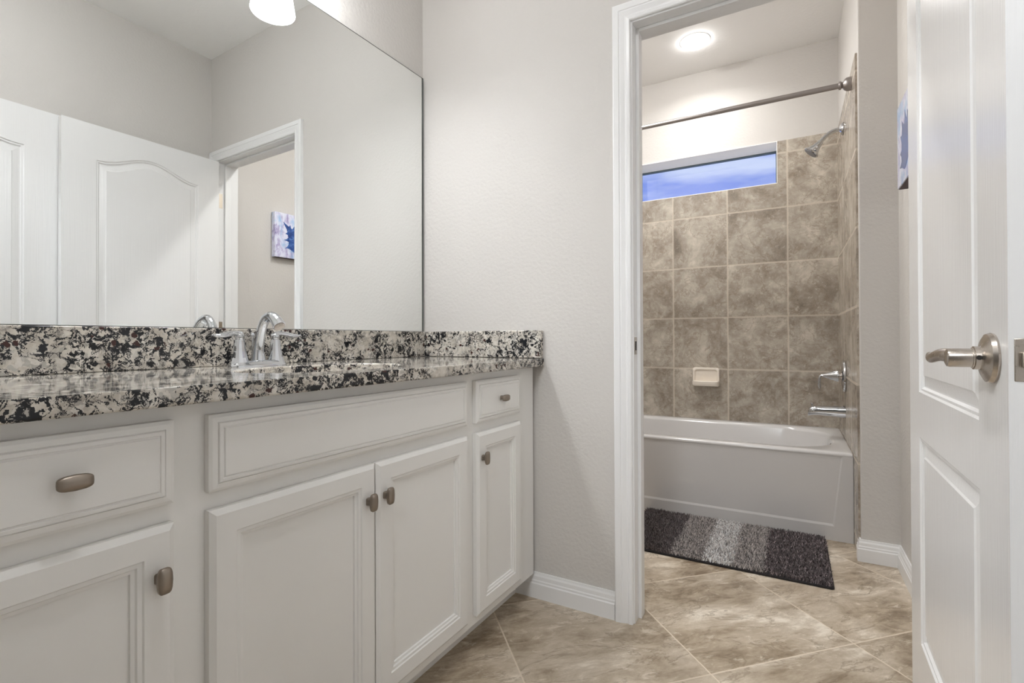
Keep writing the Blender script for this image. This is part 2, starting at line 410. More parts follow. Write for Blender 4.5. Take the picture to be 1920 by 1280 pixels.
b_.box(XJ, XJ + 0.011, 0.040, 0.078, 0, ZO); b_.box(XJ2 - 0.011, XJ2, 0.040, 0.078, 0, ZO); b_.box(XJ + 0.011, XJ2 - 0.011, 0.040, 0.078, ZO - 0.011, ZO)
jamb = struct('trim_3', b_, M['trim'], 'white door jamb with stop in the tub room doorway', 'door jamb', fr=True, bevel=0.0012)
b_ = MB(); b_.box(XJ - 0.001, XJ + 0.0015, 0.006, 0.034, 0.888, 0.946)
sp_ = part('strike_plate', b_, M['nickel'], jamb, bevel=0.0008); sp_['label'] = 'satin nickel strike plate'
b_ = MB(); b_.box(XJ + 0.0012, XJ + 0.0020, 0.012, 0.026, 0.902, 0.932)
part('strike_hole', b_, M['dark'], sp_, smooth=False)
# entry doorway casing
b_ = MB(); b_.box(EX0, EX0 + 0.012, YE - 0.121, YE + 0.001, 0, EZ); b_.box(EX1 - 0.012, EX1, YE - 0.121, YE + 0.001, 0, EZ); b_.box(EX0, EX1, YE - 0.121, YE + 0.001, EZ - 0.012, EZ)
struct('trim_4', b_, M['trim'], 'white jamb of the entry doorway behind the camera', 'door jamb')

BB = [(0, 0), (0.014, 0), (0.014, 0.052), (0.0115, 0.056), (0.0115, 0.062), (0.0095, 0.066), (0.0085, 0.078), (0.006, 0.084), (0.005, 0.0907), (0, 0.0907)]
def baseboard(path, side):
    # path of floor points, offset to the left (side=1) or right (-1) of travel, mitred corners
    mb = MB(); P = [Vector((x, y)) for x, y in path]; nr = []
    for i in range(len(P) - 1):
        d = (P[i+1] - P[i]).normalized(); nr.append(Vector((-d.y, d.x)) * side)
    Lp = []
    for i, p in enumerate(P):
        if i == 0: o = nr[0]
        elif i == len(P) - 1: o = nr[-1]
        else:
            o = (nr[i-1] + nr[i]); o = o / (o.length_squared / 2)
        Lp.append([(p.x + o.x*u, p.y + o.y*u, z) for u, z in BB])
    mb.loops(Lp); return mb
struct('baseboard_partition', baseboard([(0.30, -0.0005), (XJ - 0.0655, -0.0005)], -1), M['trim'], 'white baseboard between the vanity and the doorway casing', 'baseboard', fr=True)
struct('baseboard_wing', baseboard([(TXR + 0.0075, 0.958), (TXR + 0.0075, YW - 0.0005), (XRT - 0.0005, YW - 0.0005), (XRT - 0.0005, PT + 0.02)], -1), M['trim'], 'white baseboard wrapping the wing wall below the canvas print', 'baseboard', fr=True)
struct('baseboard_right', baseboard([(XR - 0.0005, YE + 0.001), (XR - 0.0005, 0.02)], 1), M['trim'], 'white baseboard behind the open doors', 'baseboard')

# ------------------------------------------------------------------ window
wn_ = thing('window_1', 'narrow strip window high above the bathtub showing the blue evening sky', 'window', (0.826, BY + 0.15, WZ0), True, kind='structure')
b_ = MB(); t_ = 0.012; y0, y1 = BY + 0.165, BY + 0.195
b_.box(WX0, WX1, y0, y1, WZ0, WZ0 + t_); b_.box(WX0, WX1, y0, y1, WZ1 - t_, WZ1); b_.box(WX0, WX0 + t_, y0, y1, WZ0 + t_, WZ1 - t_); b_.box(WX1 - t_, WX1, y0, y1, WZ0 + t_, WZ1 - t_)
part('window_frame', b_, M['winframe'], wn_, smooth=False)
b_ = MB(); b_.box(WX0 + t_, WX1 - t_, y0 + 0.012, y0 + 0.017, WZ0 + t_, WZ1 - t_)
part('window_pane', b_, M['glass'], wn_, smooth=False)
b_ = MB(); k = 0.004
b_.box(WX0, WX1, BY - 0.008, y0, WZ1 - k, WZ1); b_.box(WX0, WX1, BY - 0.008, y0, WZ0, WZ0 + k); b_.box(WX0, WX0 + k, BY - 0.008, y0, WZ0 + k, WZ1 - k); b_.box(WX1 - k, WX1, BY - 0.012, y0, WZ0 + k, WZ1 - k)
part('window_sill', b_, M['ceiling'], wn_, smooth=False)

# ------------------------------------------------------------------ panel doors (local: hinge at origin, leaf along -Y, face towards -X)
def panel_outline(y0, y1, zb, zt, arch, ins, n=28):
    pts = [(y0 + ins, zb + ins), (y1 - ins, zb + ins)]
    yc, hw = (y0 + y1)/2, (y1 - y0)/2
    for i in range(n + 1):
        tt = 1 - 2*i/n
        y = yc + tt*(hw - ins)
        z = zt - ins
        if arch:
            a = abs(tt); a = max(0.0, (a - 0.0)/1.0)
            z += arch * 0.5 * (1 + cos(pi * min(1, a*1.04)))
        pts.append((y, z))
    return pts
PROF = [(0, 0), (0.004, -0.0035), (0.009, -0.0035), (0.013, -0.0085), (0.016, -0.0085), (0.038, -0.0045), (0.042, -0.0020)]
def door_leaf(width, z0, z1, thick, stile_h, stile_l, x0):
    # x0: x of the face seen, leaf occupies x0..x0+thick; y from -width to 0
    mb = MB(); bm = mb.bm
    pans = [(-width + stile_l, -stile_h, 0.215, 0.705, 0.0), (-width + stile_l, -stile_h, 0.812, 1.816, 0.062)]
    for sgn, xf in ((-1, x0), (1, x0 + thick)):
        edges = []
        rect = [bm.verts.new((xf, y, z)) for y, z in ((-width, z0), (0, z0), (0, z1), (-width, z1))]
        edges += [bm.edges.new((rect[i], rect[(i+1) % 4])) for i in range(4)]
        for (a, b2, zb, zt, ar) in pans:
            prev = None
            for ins, dp in PROF:
                ring = [bm.verts.new((xf - sgn*dp*(1) if sgn > 0 else xf - dp, y, z)) for y, z in panel_outline(a, b2, zb, zt, ar, ins)]
                if sgn > 0:
                    for vv in ring: vv.co.x = xf + dp
                if prev is None:
                    edges += [bm.edges.new((ring[i], ring[(i+1) % len(ring)])) for i in range(len(ring))]
                else:
                    for i in range(len(ring)):
                        bm.faces.new((prev[i], prev[(i+1) % len(ring)], ring[(i+1) % len(ring)], ring[i]))
                prev = ring
            bm.faces.new(prev)
        bmesh.ops.triangle_fill(bm, edges=edges, use_beauty=True)
        if sgn < 0: R0 = rect
        else:
            for i in range(4): bm.faces.new((R0[i], R0[(i+1) % 4], rect[(i+1) % 4], rect[i]))
    bmesh.ops.dissolve_limit(bm, angle_limit=0.001, verts=[], edges=[e for e in bm.edges if len(e.link_faces) == 2 and all(abs(f.normal.x) > 0.999 for f in e.link_faces)]) if False else None
    return mb

HX, HY = 1.6072, 0.026            # hinge corner of the face seen
d1 = thing('door_1', 'white panelled door with nickel lever swung open from the tub room doorway', 'door', (HX, HY, 0.0), kind='structure')
DW, DTK = 0.718, 0.035
def dpt(mb):                       # leaf coordinates to world before the base is taken off
    for v in mb.bm.verts: v.co += Vector((HX, HY, 0))
    return mb
part('door_leaf', dpt(door_leaf(DW, 0.012, 1.984, DTK, 0.115, 0.132, 0.0)), M['door'], d1, smooth=False)
# lever set
lx, ly, lz = 0.0, -DW + 0.062, 0.911
def leverset(sgn, xf):
    mb = MB()
    A = (-1, 0, 0) if sgn < 0 else (1, 0, 0)
    mb.lathe([(0.0355, 0), (0.0365, 0.003), (0.0345, 0.008), (0.0275, 0.0115), (0.0195, 0.0135), (0.0170, 0.0155), (0.0170, 0.0215), (0.0155, 0.022)], (xf, ly, lz), A, 40)
    rose = mb
    m2 = MB()
    m2.lathe([(0.0148, 0.0212), (0.0148, 0.0235), (0.0138, 0.024), (0.0138, 0.048), (0.0128, 0.051), (0.0085, 0.053)], (xf, ly, lz), A, 32)
    m3 = MB()
    pts, rad, fl_ = [], [], []
    for i in range(19):
        q = i/18
        yy = ly - 0.006 + q*0.108
        xx = xf + (1 if sgn > 0 else -1)*(0.042 + 0.012*sin(q*pi*0.8) + 0.004*q)
        zz = lz + 0.0035*sin(q*2*pi)
        pts.append((xx, yy, zz)); rad.append(0.0055 + 0.003*(1 - q)); fl_.append(1.35 - 0.2*q)
    m3.tube(pts, rad, 16, up=(0, 0, 1), flat=fl_)
    return rose, m2, m3
for sgn, xf in ((-1, 0.0), (1, DTK)):
    ro, ne, le = leverset(sgn, xf)
    r_ = part('lever_rose', dpt(ro), M['nickel'], d1); r_['label'] = 'round satin nickel lever rose'
    part('lever_neck', dpt(ne), M['nickel'], r_); part('lever_handle', dpt(le), M['nickel'], r_)
    mb = MB(); mb.lathe([(0.0034, 0), (0.0034, 0.0008)], (xf + sgn*0.0185, ly - 0.0168, lz + 0.001), (0, -1, 0), 12)
    part('set_screw', dpt(mb), M['dark'], r_, smooth=False)
mb = MB(); mb.box(0.0055, DTK - 0.0055, -DW - 0.0012, -DW + 0.001, lz - 0.0285, lz + 0.0285)
lp_ = part('latch_plate', dpt(mb), M['nickel'], d1, bevel=0.001); lp_['label'] = 'satin nickel latch plate on the door edge'
mb = MB(); mb.box(0.0115, DTK - 0.0115, -DW - 0.011, -DW, lz - 0.010, lz + 0.010)
part('latch_bolt', dpt(mb), M['brass'], lp_, bevel=0.002)
for hz in (0.22, 1.0, 1.765):
    mb = MB()
    mb.lathe([(0.006, -0.044), (0.006, 0.044)], (DTK + 0.001, 0.0085, hz), 'z', 14)
    mb.box(DTK + 0.0005, DTK + 0.0022, 0.0085, 0.040, hz - 0.043, hz + 0.043)
    mb.box(0.004, DTK + 0.001, 0.0002, 0.002, hz - 0.043, hz + 0.043)
    h_ = part('hinge', dpt(mb), M['brass'], d1); h_['label'] = 'satin nickel door hinge'
d1.rotation_euler = (0, 0, 0.0)

EXH = 1.650
d2 = thing('door_2', 'second white panelled door standing open behind the first, at the mirror\'s left', 'door', (EXH, YE + 0.83, 0.0), kind='structure')
mb = door_leaf(0.812, 0.012, 1.992, DTK, 0.132, 0.115, 0.0)
for v in mb.bm.verts: v.co += Vector((EXH, YE + 0.825, 0))
part('door_leaf', mb, M['door'], d2, smooth=False)
for hz in (0.22, 1.0, 1.765):
    mb = MB(); mb.lathe([(0.006, -0.044), (0.006, 0.044)], (EXH + 0.041, YE + 0.008, hz), 'z', 12)
    part('hinge', mb, M['brass'], d2)

# ------------------------------------------------------------------ vanity cabinet
XF, XD = 0.5194, 0.5394
ZD1, ZD2, ZDO, ZDB, ZFB, ZCB, ZCT = 0.8179, 0.6903, 0.6601, 0.1190, 0.0879, 0.8424, 0.8713
YS = [-0.1208, -0.3837, -0.4294, -0.7832, -0.7864, -1.1485, -1.2005, -1.456]
van = thing('vanity_cabinet', 'long off-white vanity cabinet with panelled doors under the granite top', 'cabinet', (0.26, -0.75, 0.0))
mb = MB(); mb.box(XF - 0.02, XF, YE + 0.002, -0.001, ZFB, ZCB - 0.001); mb.box(0.003, XF - 0.02, YE + 0.002, YE + 0.02, ZFB, ZCB - 0.001); mb.box(0.003, XF - 0.02, -0.019, -0.001, ZFB, ZCB - 0.001); mb.box(0.003, XF - 0.02, YE + 0.02, -0.019, ZFB, ZFB + 0.018)
part('body', mb, M['cab'], van, bevel=0.001)
mb = MB(); mb.box(0.003, 0.445, YE + 0.002, -0.001, 0.0, ZFB - 0.0005); part('toe_kick', mb, M['cab'], van, smooth=False)
def nested(y0, y1, z0, z1, levels):
    mb = MB(); Lp = []
    for ins, x in levels:
        Lp.append([(XF + 0.0006 + x, y, z) for y, z in ((y0+ins, z0+ins), (y1-ins, z0+ins), (y1-ins, z1-ins), (y0+ins, z1-ins))])
    mb.loops(Lp); return mb
DOORL = [(0, 0), (0, 0.013), (0.009, 0.0195), (0.0425, 0.0195), (0.0445, 0.0168), (0.0505, 0.0168), (0.0525, 0.0135), (0.0575, 0.0125), (0.0585, 0.0085)]
DRAWL = [(0, 0), (0, 0.0125), (0.005, 0.0155), (0.0125, 0.0165), (0.0135, 0.0150), (0.0150, 0.0185), (0.0200, 0.0190), (0.0212, 0.0172), (0.0226, 0.0172), (0.0240, 0.0195)]
def knob(parent, y, z, vertical):
    mb = MB(); x = XF + 0.0006 + 0.0192
    hl, hw = 0.0195, 0.0085
    def ring(xx, sl, sw, bow, n=24):
        out = []
        for i in range(n):
            a = 2*pi*i/n
            ca, sa = cos(a), sin(a)
            u = math.copysign(abs(ca)**0.42, ca)*hl*sl
            vv = math.copysign(abs(sa)**0.42, sa)*hw*sw*(1 + bow*(1 - (u/hl)**2))
            out.append((xx, y + (vv if vertical else u), z + (u if vertical else vv)))
        return out
    mb.loops([ring(x, 0.42, 0.80, 0), ring(x + 0.004, 0.38, 0.70, 0), ring(x + 0.011, 0.40, 0.70, 0.1), ring(x + 0.0140, 0.86, 0.90, 0.25),
              ring(x + 0.0155, 0.98, 1.0, 0.25), ring(x + 0.0195, 1.0, 1.0, 0.25), ring(x + 0.0215, 0.94, 0.90, 0.25), ring(x + 0.0235, 0.6, 0.5, 0.25), ring(x + 0.024, 0.2, 0.2, 0.1)])
    o = part('knob', mb, M['pewter'], parent, angle=50); o['label'] = 'pewter rectangular pull knob'; return o
def front(name, y0, y1, z0, z1, lv, kpos=None, vert=True):
    o = part(name, nested(y0, y1, z0, z1, lv), M['cab'], van, smooth=False)
    if kpos: knob(o, kpos[0], kpos[1], vert)
    return o
front('drawer', YS[1], YS[0], ZD2, ZD1, DRAWL, (-0.2500, 0.7545), False)
front('false_drawer', YS[5], YS[2], ZD2, ZD1, DRAWL)
front('drawer', YS[7], YS[6], ZD2, ZD1, DRAWL, (-1.3286, 0.7565), False)
front('cabinet_door', YS[1], YS[0], ZDB, ZDO, DOORL, (-0.3585, 0.5860), True)
front('cabinet_door', YS[3], YS[2], ZDB, ZDO, DOORL, (-0.7600, 0.5835), True)
front('cabinet_door', YS[5], YS[4], ZDB, ZDO, DOORL, (-0.8110, 0.5825), True)
front('cabinet_door', YS[7], YS[6], ZDB, ZDO, DOORL, (-1.2240, 0.5845), True)

# ------------------------------------------------------------------ countertop with sink hole
ct = thing('granite_countertop', 'polished speckled granite countertop lying on the white vanity cabinet', 'countertop', (0.28, -0.75, ZCB))
SX, SY, SA, SB = 0.330, -0.755, 0.150, 0.222
mb = MB(); bm = mb.bm
outer = [(0.001, YE + 0.001), (0.56, YE + 0.001), (0.56, 0.56*DE - 0.001), (0.001, -0.001)]
hole = [(SX + SA*cos(2*pi*i/48), SY + SB*sin(2*pi*i/48)) for i in range(48)]
rings = []
for z in (ZCB, ZCT):
    vo_ = [bm.verts.new((x, y, z)) for x, y in outer]; vh = [bm.verts.new((x, y, z)) for x, y in hole]
    ed = [bm.edges.new((vo_[i], vo_[(i+1) % 4])) for i in range(4)] + [bm.edges.new((vh[i], vh[(i+1) % 48])) for i in range(48)]
    bmesh.ops.triangle_fill(bm, edges=ed, use_beauty=True); rings.append((vo_, vh))
for k_ in (0, 1):
    A_, B_ = rings[0][k_], rings[1][k_]; n_ = len(A_)
    for i in range(n_): bm.faces.new((A_[i], A_[(i+1) % n_], B_[(i+1) % n_], B_[i]))
bmesh.ops.dissolve_limit(bm, angle_limit=0.02, verts=bm.verts, edges=[e for e in bm.edges if len(e.link_faces) == 2 and all(abs(f.normal.z) > 0.99 for f in e.link_faces)])
part('slab', mb, M['granite'], ct, bevel=0.004, angle=30)
mb = MB(); mb.box(0.001, 0.021, YE + 0.001, -0.0005, ZCT + 0.0003, 0.973); solo('granite_backsplash', mb, M['granite'], 'long granite backsplash strip standing on the counter below the mirror', 'backsplash', (0.011, -0.75, ZCT), bevel=0.002)
mb = MB(); mb.loops([[(0.0212, -0.021, z), (0.556, -0.021 + 0.56*DE, z), (0.556, 0.556*DE - 0.001, z), (0.0212, -0.0005, z)] for z in (ZCT + 0.0003, 0.973)])
solo('granite_side_splash', mb, M['granite'], 'short granite side splash standing on the counter against the partition wall', 'backsplash', (0.29, -0.01, ZCT), bevel=0.003)

sk = thing('sink', 'white oval undermount sink set into the granite countertop', 'sink', (SX, SY, 0.70))
mb = MB(); Lp = []
for s_, z in ((1.10, ZCB - 0.0005), (1.10, ZCB - 0.012), (1.02, ZCB - 0.016), (0.92, 0.745), (0.62, 0.705), (0.10, 0.694)):
    Lp.append([(SX + SA*s_*cos(2*pi*i/48), SY + SB*s_*sin(2*pi*i/48), z) for i in range(48)])
for s_, z in ((0.10, 0.700), (0.55, 0.709), (0.86, 0.748), (0.97, 0.82), (0.985, ZCB - 0.0005)):
    Lp.append([(SX + SA*s_*cos(2*pi*i/48), SY + SB*s_*sin(2*pi*i/48), z) for i in range(48)])
Lp.append(Lp[0]); mb.loops(Lp, False, False); part('bowl', mb, M['porcelain'], sk, angle=50)
mb = MB(); mb.lathe([(0.023, 0.700), (0.023, 0.703), (0.016, 0.7035), (0.015, 0.701), (0.004, 0.7015)], (SX, SY, 0), 'z', 24); part('drain', mb, M['chrome'], sk)

# ------------------------------------------------------------------ faucet
FX, FY = 0.105, -0.795
fa_ = thing('faucet', 'chrome two-handle centerset faucet standing behind the oval sink', 'faucet', (FX, FY, ZCT))
mb = MB()
def stadium(hx, hy, z, n=40):
    out = []
    for i in range(n):
        a = 2*pi*i/n; ca, sa = cos(a), sin(a)
        out.append((FX + math.copysign(abs(ca)**0.8, ca)*hx, FY + math.copysign(abs(sa)**0.55, sa)*hy, z))
    return out
mb.loops([stadium(0.031, 0.080, ZCT), stadium(0.031, 0.080, ZCT + 0.003), stadium(0.028, 0.077, ZCT + 0.008), stadium(0.024, 0.071, ZCT + 0.013), stadium(0.018, 0.063, ZCT + 0.016)])
part('base_plate', mb, M['chrome'], fa_, angle=50)
for s_ in (-1, 1):
    hy = FY + s_*0.0508
    mb = MB(); mb.lathe([(0.0270, 0.004), (0.0235, 0.012), (0.0195, 0.024), (0.0160, 0.042), (0.0135, 0.060), (0.0122, 0.070), (0.0118, 0.0712)], (FX, hy, ZCT), 'z', 14)
    hb = part('handle_body', mb, M['chrome'], fa_, smooth=False)
    mb = MB(); mb.lathe([(0.0100, 0.070), (0.0105, 0.074), (0.0122, 0.080), (0.0115, 0.085), (0.0060, 0.0885), (0.001, 0.089)], (FX, hy, ZCT), 'z', 20)
    pts, rad, flt = [], [], []
    for i in range(17):
        q = i/16
        pts.append((FX + 0.010*q, hy + s_*(-0.004 + 0.076*q), ZCT + 0.083 + 0.0045*sin(q*pi*1.6 + 0.6) + 0.003*q))
        rad.append((0.0090 if q < 0.3 else 0.0090 + 0.0040*sin((q - 0.3)/0.7*pi)) * (1 if q < 0.93 else 0.62)); flt.append(0.80 - 0.34*min(1, q*1.3))
    mb.tube(pts, rad, 14, flat=flt); part('lever', mb, M['chrome'], hb, angle=60)
mb = MB(); pts, rad, flt = [], [], []
ctrl = [(0, 0.010, 0.021, 1.0), (0, 0.022, 0.0178, 1.0), (0.001, 0.040, 0.0150, 1.0), (0.005, 0.062, 0.0134, 1.0), (0.012, 0.085, 0.0126, 1), (0.021, 0.107, 0.0120, 1), (0.034, 0.1245, 0.0118, 1), (0.050, 0.1325, 0.0124, 1), (0.066, 0.1305, 0.0134, 1), (0.081, 0.1200, 0.0148, 1), (0.0945, 0.1055, 0.0164, 1)]
for dx, dz, r_, f_ in ctrl: pts.append((FX + dx, FY, ZCT + dz)); rad.append(r_); flt.append(f_)
def cr_spline(P, Rr, k=4):
    oP, oR = [], []
    for i in range(len(P) - 1):
        p0, p1, p2, p3 = (Vector(P[max(i-1, 0)]), Vector(P[i]), Vector(P[i+1]), Vector(P[min(i+2, len(P)-1)]))
        for j in range(k):
            q = j/k
            oP.append(0.5*((2*p1) + (p2 - p0)*q + (2*p0 - 5*p1 + 4*p2 - p3)*q*q + (-p0 + 3*p1 - 3*p2 + p3)*q**3)); oR.append(Rr[i]*(1-q) + Rr[i+1]*q)
    oP.append(Vector(P[-1])); oR.append(Rr[-1]); return oP, oR
P2, R2 = cr_spline(pts, rad)
mb.tube(P2, R2, 24, up=(0, 1, 0)); part('spout', mb, M['chrome'], fa_, angle=60)
mb = MB(); tip = Vector(P2[-1]); dr = (P2[-1] - P2[-2]).normalized()
mb.lathe([(0.0135, 0.0), (0.0135, 0.0015), (0.004, 0.0005)], tip, dr, 20); part('aerator', mb, M['nickel'], fa_)
mb = MB(); mb.lathe([(0.0025, 0.012), (0.0025, 0.075), (0.0050, 0.079), (0.0055, 0.085), (0.003, 0.090)], (FX - 0.024, FY, ZCT), 'z', 12); part('lift_rod', mb, M['chrome'], fa_)

# ------------------------------------------------------------------ mirror
mi = thing('wall_mirror', 'large frameless mirror standing on the granite backsplash', 'mirror', (0.004, -0.74, 0.974))
def mx(y, z): return 0.0062 + 0.0025*(y + 0.5)*0.6 + 0.0027*(z - 1.5)
mb = MB(); ZM0, ZM1, YM0, YM1 = 0.9742, 2.0315, -1.47, -0.005
c4 = [(YM0, ZM0), (YM1, ZM0), (YM1, ZM1), (YM0, ZM1)]
vb = [mb.bm.verts.new((0.0008, y, z)) for y, z in c4]; vf = [mb.bm.verts.new((mx(y, z) - 0.0001, y, z)) for y, z in c4]
mb.bm.faces.new(vb[::-1])
for i in range(4): mb.bm.faces.new((vb[i], vb[(i+1) % 4], vf[(i+1) % 4], vf[i]))
part('backing', mb, M['mirroredge'], mi, smooth=False)
c5 = [(YM0, ZM0 + 0.001), (YM1 - 0.012, ZM0 + 0.001), (YM1 - 0.012, ZM1 - 0.0025), (YM0, ZM1 - 0.0025)]
mb = MB(); vf = [(mx(y, z), y, z) for y, z in c5]; mb.face(vf)
mb.face([(x - 0.0001, y, z) for x, y, z in reversed(vf)])
part('mirror_glass', mb, M['mirror'], mi, smooth=False, fix=False)

# ------------------------------------------------------------------ vanity light over the mirror
vl = thing('vanity_light', 'lit three-shade vanity light fixed to the wall above the mirror', 'light', (0.0, -0.83, 2.24))
mb = MB(); mb.box(0.001, 0.028, -1.06, -0.565, 2.20, 2.30); part('back_plate', mb, M['nickel'], vl, bevel=0.006)
for yy in (-0.612, -0.812, -1.012):
    mb = MB(); mb.tube([(0.025, yy, 2.25), (0.07, yy, 2.262), (0.105, yy, 2.25), (0.118, yy, 2.215), (0.118, yy, 2.175)], 0.009, 14, up=(0, 1, 0)); ar = part('arm', mb, M['nickel'], vl)
    mb = MB(); mb.lathe([(0.020, 2.185), (0.028, 2.175), (0.030, 2.155)], (0.118, yy, 0), 'z', 24); part('socket_cup', mb, M['nickel'], ar)
    mb = MB(); mb.lathe([(0.030, 2.160), (0.040, 2.140), (0.052, 2.10), (0.060, 2.05), (0.067, 2.005), (0.0655, 2.002), (0.064, 2.006), (0.058, 2.05), (0.050, 2.10), (0.038, 2.14), (0.029, 2.158)], (0.118, yy, 0), 'z', 36, (False, False)); sh = part('lamp_shade', mb, M['shade'], vl); sh['label'] = 'glowing white glass lamp shade'
    mb = MB(); mb.lathe([(0.012, 2.10), (0.030, 2.085), (0.046, 2.055), (0.050, 2.035), (0.044, 2.016), (0.025, 2.006), (0.006, 2.004)], (0.118, yy, 0), 'z', 28); part('bulb', mb, M['bulb'], sh)

# ------------------------------------------------------------------ bathtub
tb = thing('bathtub', 'white alcove bathtub with plain apron below the window', 'bathtub', (0.826, 1.48, 0.0), True)
TZ = 0.4105
def rrect(x0, x1, y0, y1, r, z, n=12):
    pts = []
    for cx_, cy_, a0 in ((x1 - r, y0 + r, -pi/2), (x1 - r, y1 - r, 0), (x0 + r, y1 - r, pi/2), (x0 + r, y0 + r, pi)):
        for i in range(n): 
            a = a0 + (pi/2)*i/(n - 1); pts.append((cx_ + r*cos(a), cy_ + r*sin(a), z))
    return pts
X0, X1, Y0, Y1 = TXL + 0.009, TXR - 0.001, TYF, TYB - 0.001
mb = MB()
lp = [rrect(X0, X1, Y0 + 0.012, Y1, 0.004, 0.0), rrect(X0, X1, Y0 + 0.012, Y1, 0.004, 0.38), rrect(X0, X1, Y0 + 0.001, Y1, 0.004, 0.3945), rrect(X0, X1, Y0 + 0.002, Y1, 0.006, 0.401), rrect(X0 + 0.001, X1 - 0.001, Y0 + 0.005, Y1 - 0.001, 0.008, TZ - 0.003), rrect(X0 + 0.008, X1 - 0.008, Y0 + 0.013, Y1 - 0.008, 0.010, TZ),
      rrect(X0 + 0.065, X1 - 0.052, Y0 + 0.062, Y1 - 0.062, 0.24, TZ - 0.001), rrect(X0 + 0.074, X1 - 0.061, Y0 + 0.071, Y1 - 0.071, 0.235, TZ - 0.006), rrect(X0 + 0.080, X1 - 0.067, Y0 + 0.078, Y1 - 0.078, 0.23, TZ - 0.02),
      rrect(X0 + 0.13, X1 - 0.10, Y0 + 0.10, Y1 - 0.10, 0.21, 0.20), rrect(X0 + 0.19, X1 - 0.15, Y0 + 0.125, Y1 - 0.125, 0.19, 0.10), rrect(X0 + 0.26, X1 - 0.20, Y0 + 0.17, Y1 - 0.17, 0.15, 0.075)]
mb.loops(lp, False, True); part('tub_shell', mb, M['acrylic'], tb, angle=50)
# apron: flat skirt with a shallow recessed panel
mb = MB(); bm = mb.bm
def apr(ins_l, ins_r, zb, zt, y, slant=0.0): return [(X0 + ins_l, y, zb), (X1 - ins_r - slant, y, zb), (X1 - ins_r, y, zt), (X0 + ins_l, y, zt)]
mb.loops([apr(0, 0, 0.0, 0.394, Y0 + 0.011), apr(0, 0, 0.0, 0.394, Y0 + 0.001), apr(0.075, 0.040, 0.066, 0.3938, Y0 + 0.001, 0.035), apr(0.081, 0.046, 0.077, 0.3936, Y0 + 0.0045, 0.035)], False, True)
part('apron', mb, M['acrylic'], tb, smooth=False, bevel=0.002)
mb = MB(); mb.lathe([(0.033, 0), (0.033, 0.004), (0.026, 0.008), (0.005, 0.009)], (X1 - 0.072, 1.42, 0.362), (-1, 0, 0.2), 28); ov = part('overflow_cover', mb, M['chrome'], tb); ov['label'] = 'chrome overflow cover'
mb = MB(); mb.lathe([(0.028, 0.0755), (0.028, 0.079), (0.01, 0.080)], (X1 - 0.30, 1.48, 0), 'z', 24); part('drain', mb, M['chrome'], tb)

# ------------------------------------------------------------------ shower fittings on the wing wall
YV = 1.48; XV = TXR - 0.0005
sv = thing('shower_valve', 'chrome round shower valve with curved lever on the tiled wall', 'shower valve', (XV, YV, 0.7416), True)
mb = MB(); mb.lathe([(0.082, 0), (0.084, 0.004), (0.081, 0.011), (0.060, 0.015), (0.026, 0.018)], (XV, YV, 0.7416), '-x', 48); part('escutcheon', mb, M['chrome'], sv)
mb = MB(); mb.lathe([(0.019, 0.016), (0.019, 0.030)], (XV, YV, 0.7416), '-x', 24); part('collar', mb, M['nickel'], sv)
mb = MB(); mb.lathe([(0.028, 0.028), (0.033, 0.030), (0.032, 0.036), (0.024, 0.055), (0.015, 0.078), (0.0085, 0.098), (0.005, 0.104)], (XV, YV, 0.7416), '-x', 32)
mb.tube([(XV - 0.088, YV, 0.7416), (XV - 0.100, YV, 0.742), (XV - 0.110, YV, 0.737), (XV - 0.115, YV, 0.724), (XV - 0.116, YV, 0.706), (XV - 0.1145, YV, 0.688), (XV - 0.112, YV, 0.672)], [0.008, 0.0082, 0.0078, 0.0068, 0.0070, 0.0075, 0.004], 16, up=(0, 1, 0)); part('lever_handle', mb, M['chrome'], sv, angle=50)
ts = thing('tub_spout', 'chrome tub spout with diverter knob below the shower valve', 'tub spout', (XV, YV, 0.556), True)
mb = MB(); Lp = []
for d_, hw_, zt_, zb_ in ((0, 0.031, 0.586, 0.523), (0.012, 0.030, 0.586, 0.524), (0.06, 0.027, 0.583, 0.528), (0.12, 0.024, 0.579, 0.530), (0.150, 0.022, 0.575, 0.528), (0.163, 0.019, 0.568, 0.525), (0.168, 0.014, 0.556, 0.525)):
    zc_, hz_ = (zt_ + zb_)/2, (zt_ - zb_)/2
    Lp.append([(XV - d_, YV + hw_*math.copysign(abs(cos(2*pi*i/28))**0.75, cos(2*pi*i/28)), zc_ + hz_*math.copysign(abs(sin(2*pi*i/28))**0.75, sin(2*pi*i/28))) for i in range(28)])
mb.loops(Lp); part('spout_body', mb, M['chrome'], ts, angle=50)
mb = MB(); mb.lathe([(0.003, 0), (0.003, 0.010), (0.0065, 0.012), (0.0065, 0.018), (0.004, 0.020)], (XV - 0.148, YV, 0.573), 'z', 16); part('diverter_knob', mb, M['chrome'], ts)
ss = thing('overhead_shower', 'chrome shower head on a bent arm high on the tiled wall', 'shower', (XV, YV, 2.036), True)
mb = MB(); mb.lathe([(0.032, 0), (0.033, 0.002), (0.028, 0.010), (0.016, 0.015), (0.012, 0.018)], (XV, YV, 2.036), '-x', 32); part('wall_flange', mb, M['chrome'], ss)
P2, R2 = cr_spline([(XV - 0.004, YV, 2.036), (XV - 0.035, YV, 2.034), (XV - 0.062, YV, 2.024), (XV - 0.085, YV, 2.004), (XV - 0.103, YV, 1.984)], [0.0105]*5)
mb = MB(); mb.tube(P2, R2, 16, up=(0, 1, 0)); part('shower_arm', mb, M['chrome'], ss)
hd = Vector((-0.66, 0, -0.75)).normalized(); ho = Vector((XV - 0.100, YV, 1.987))
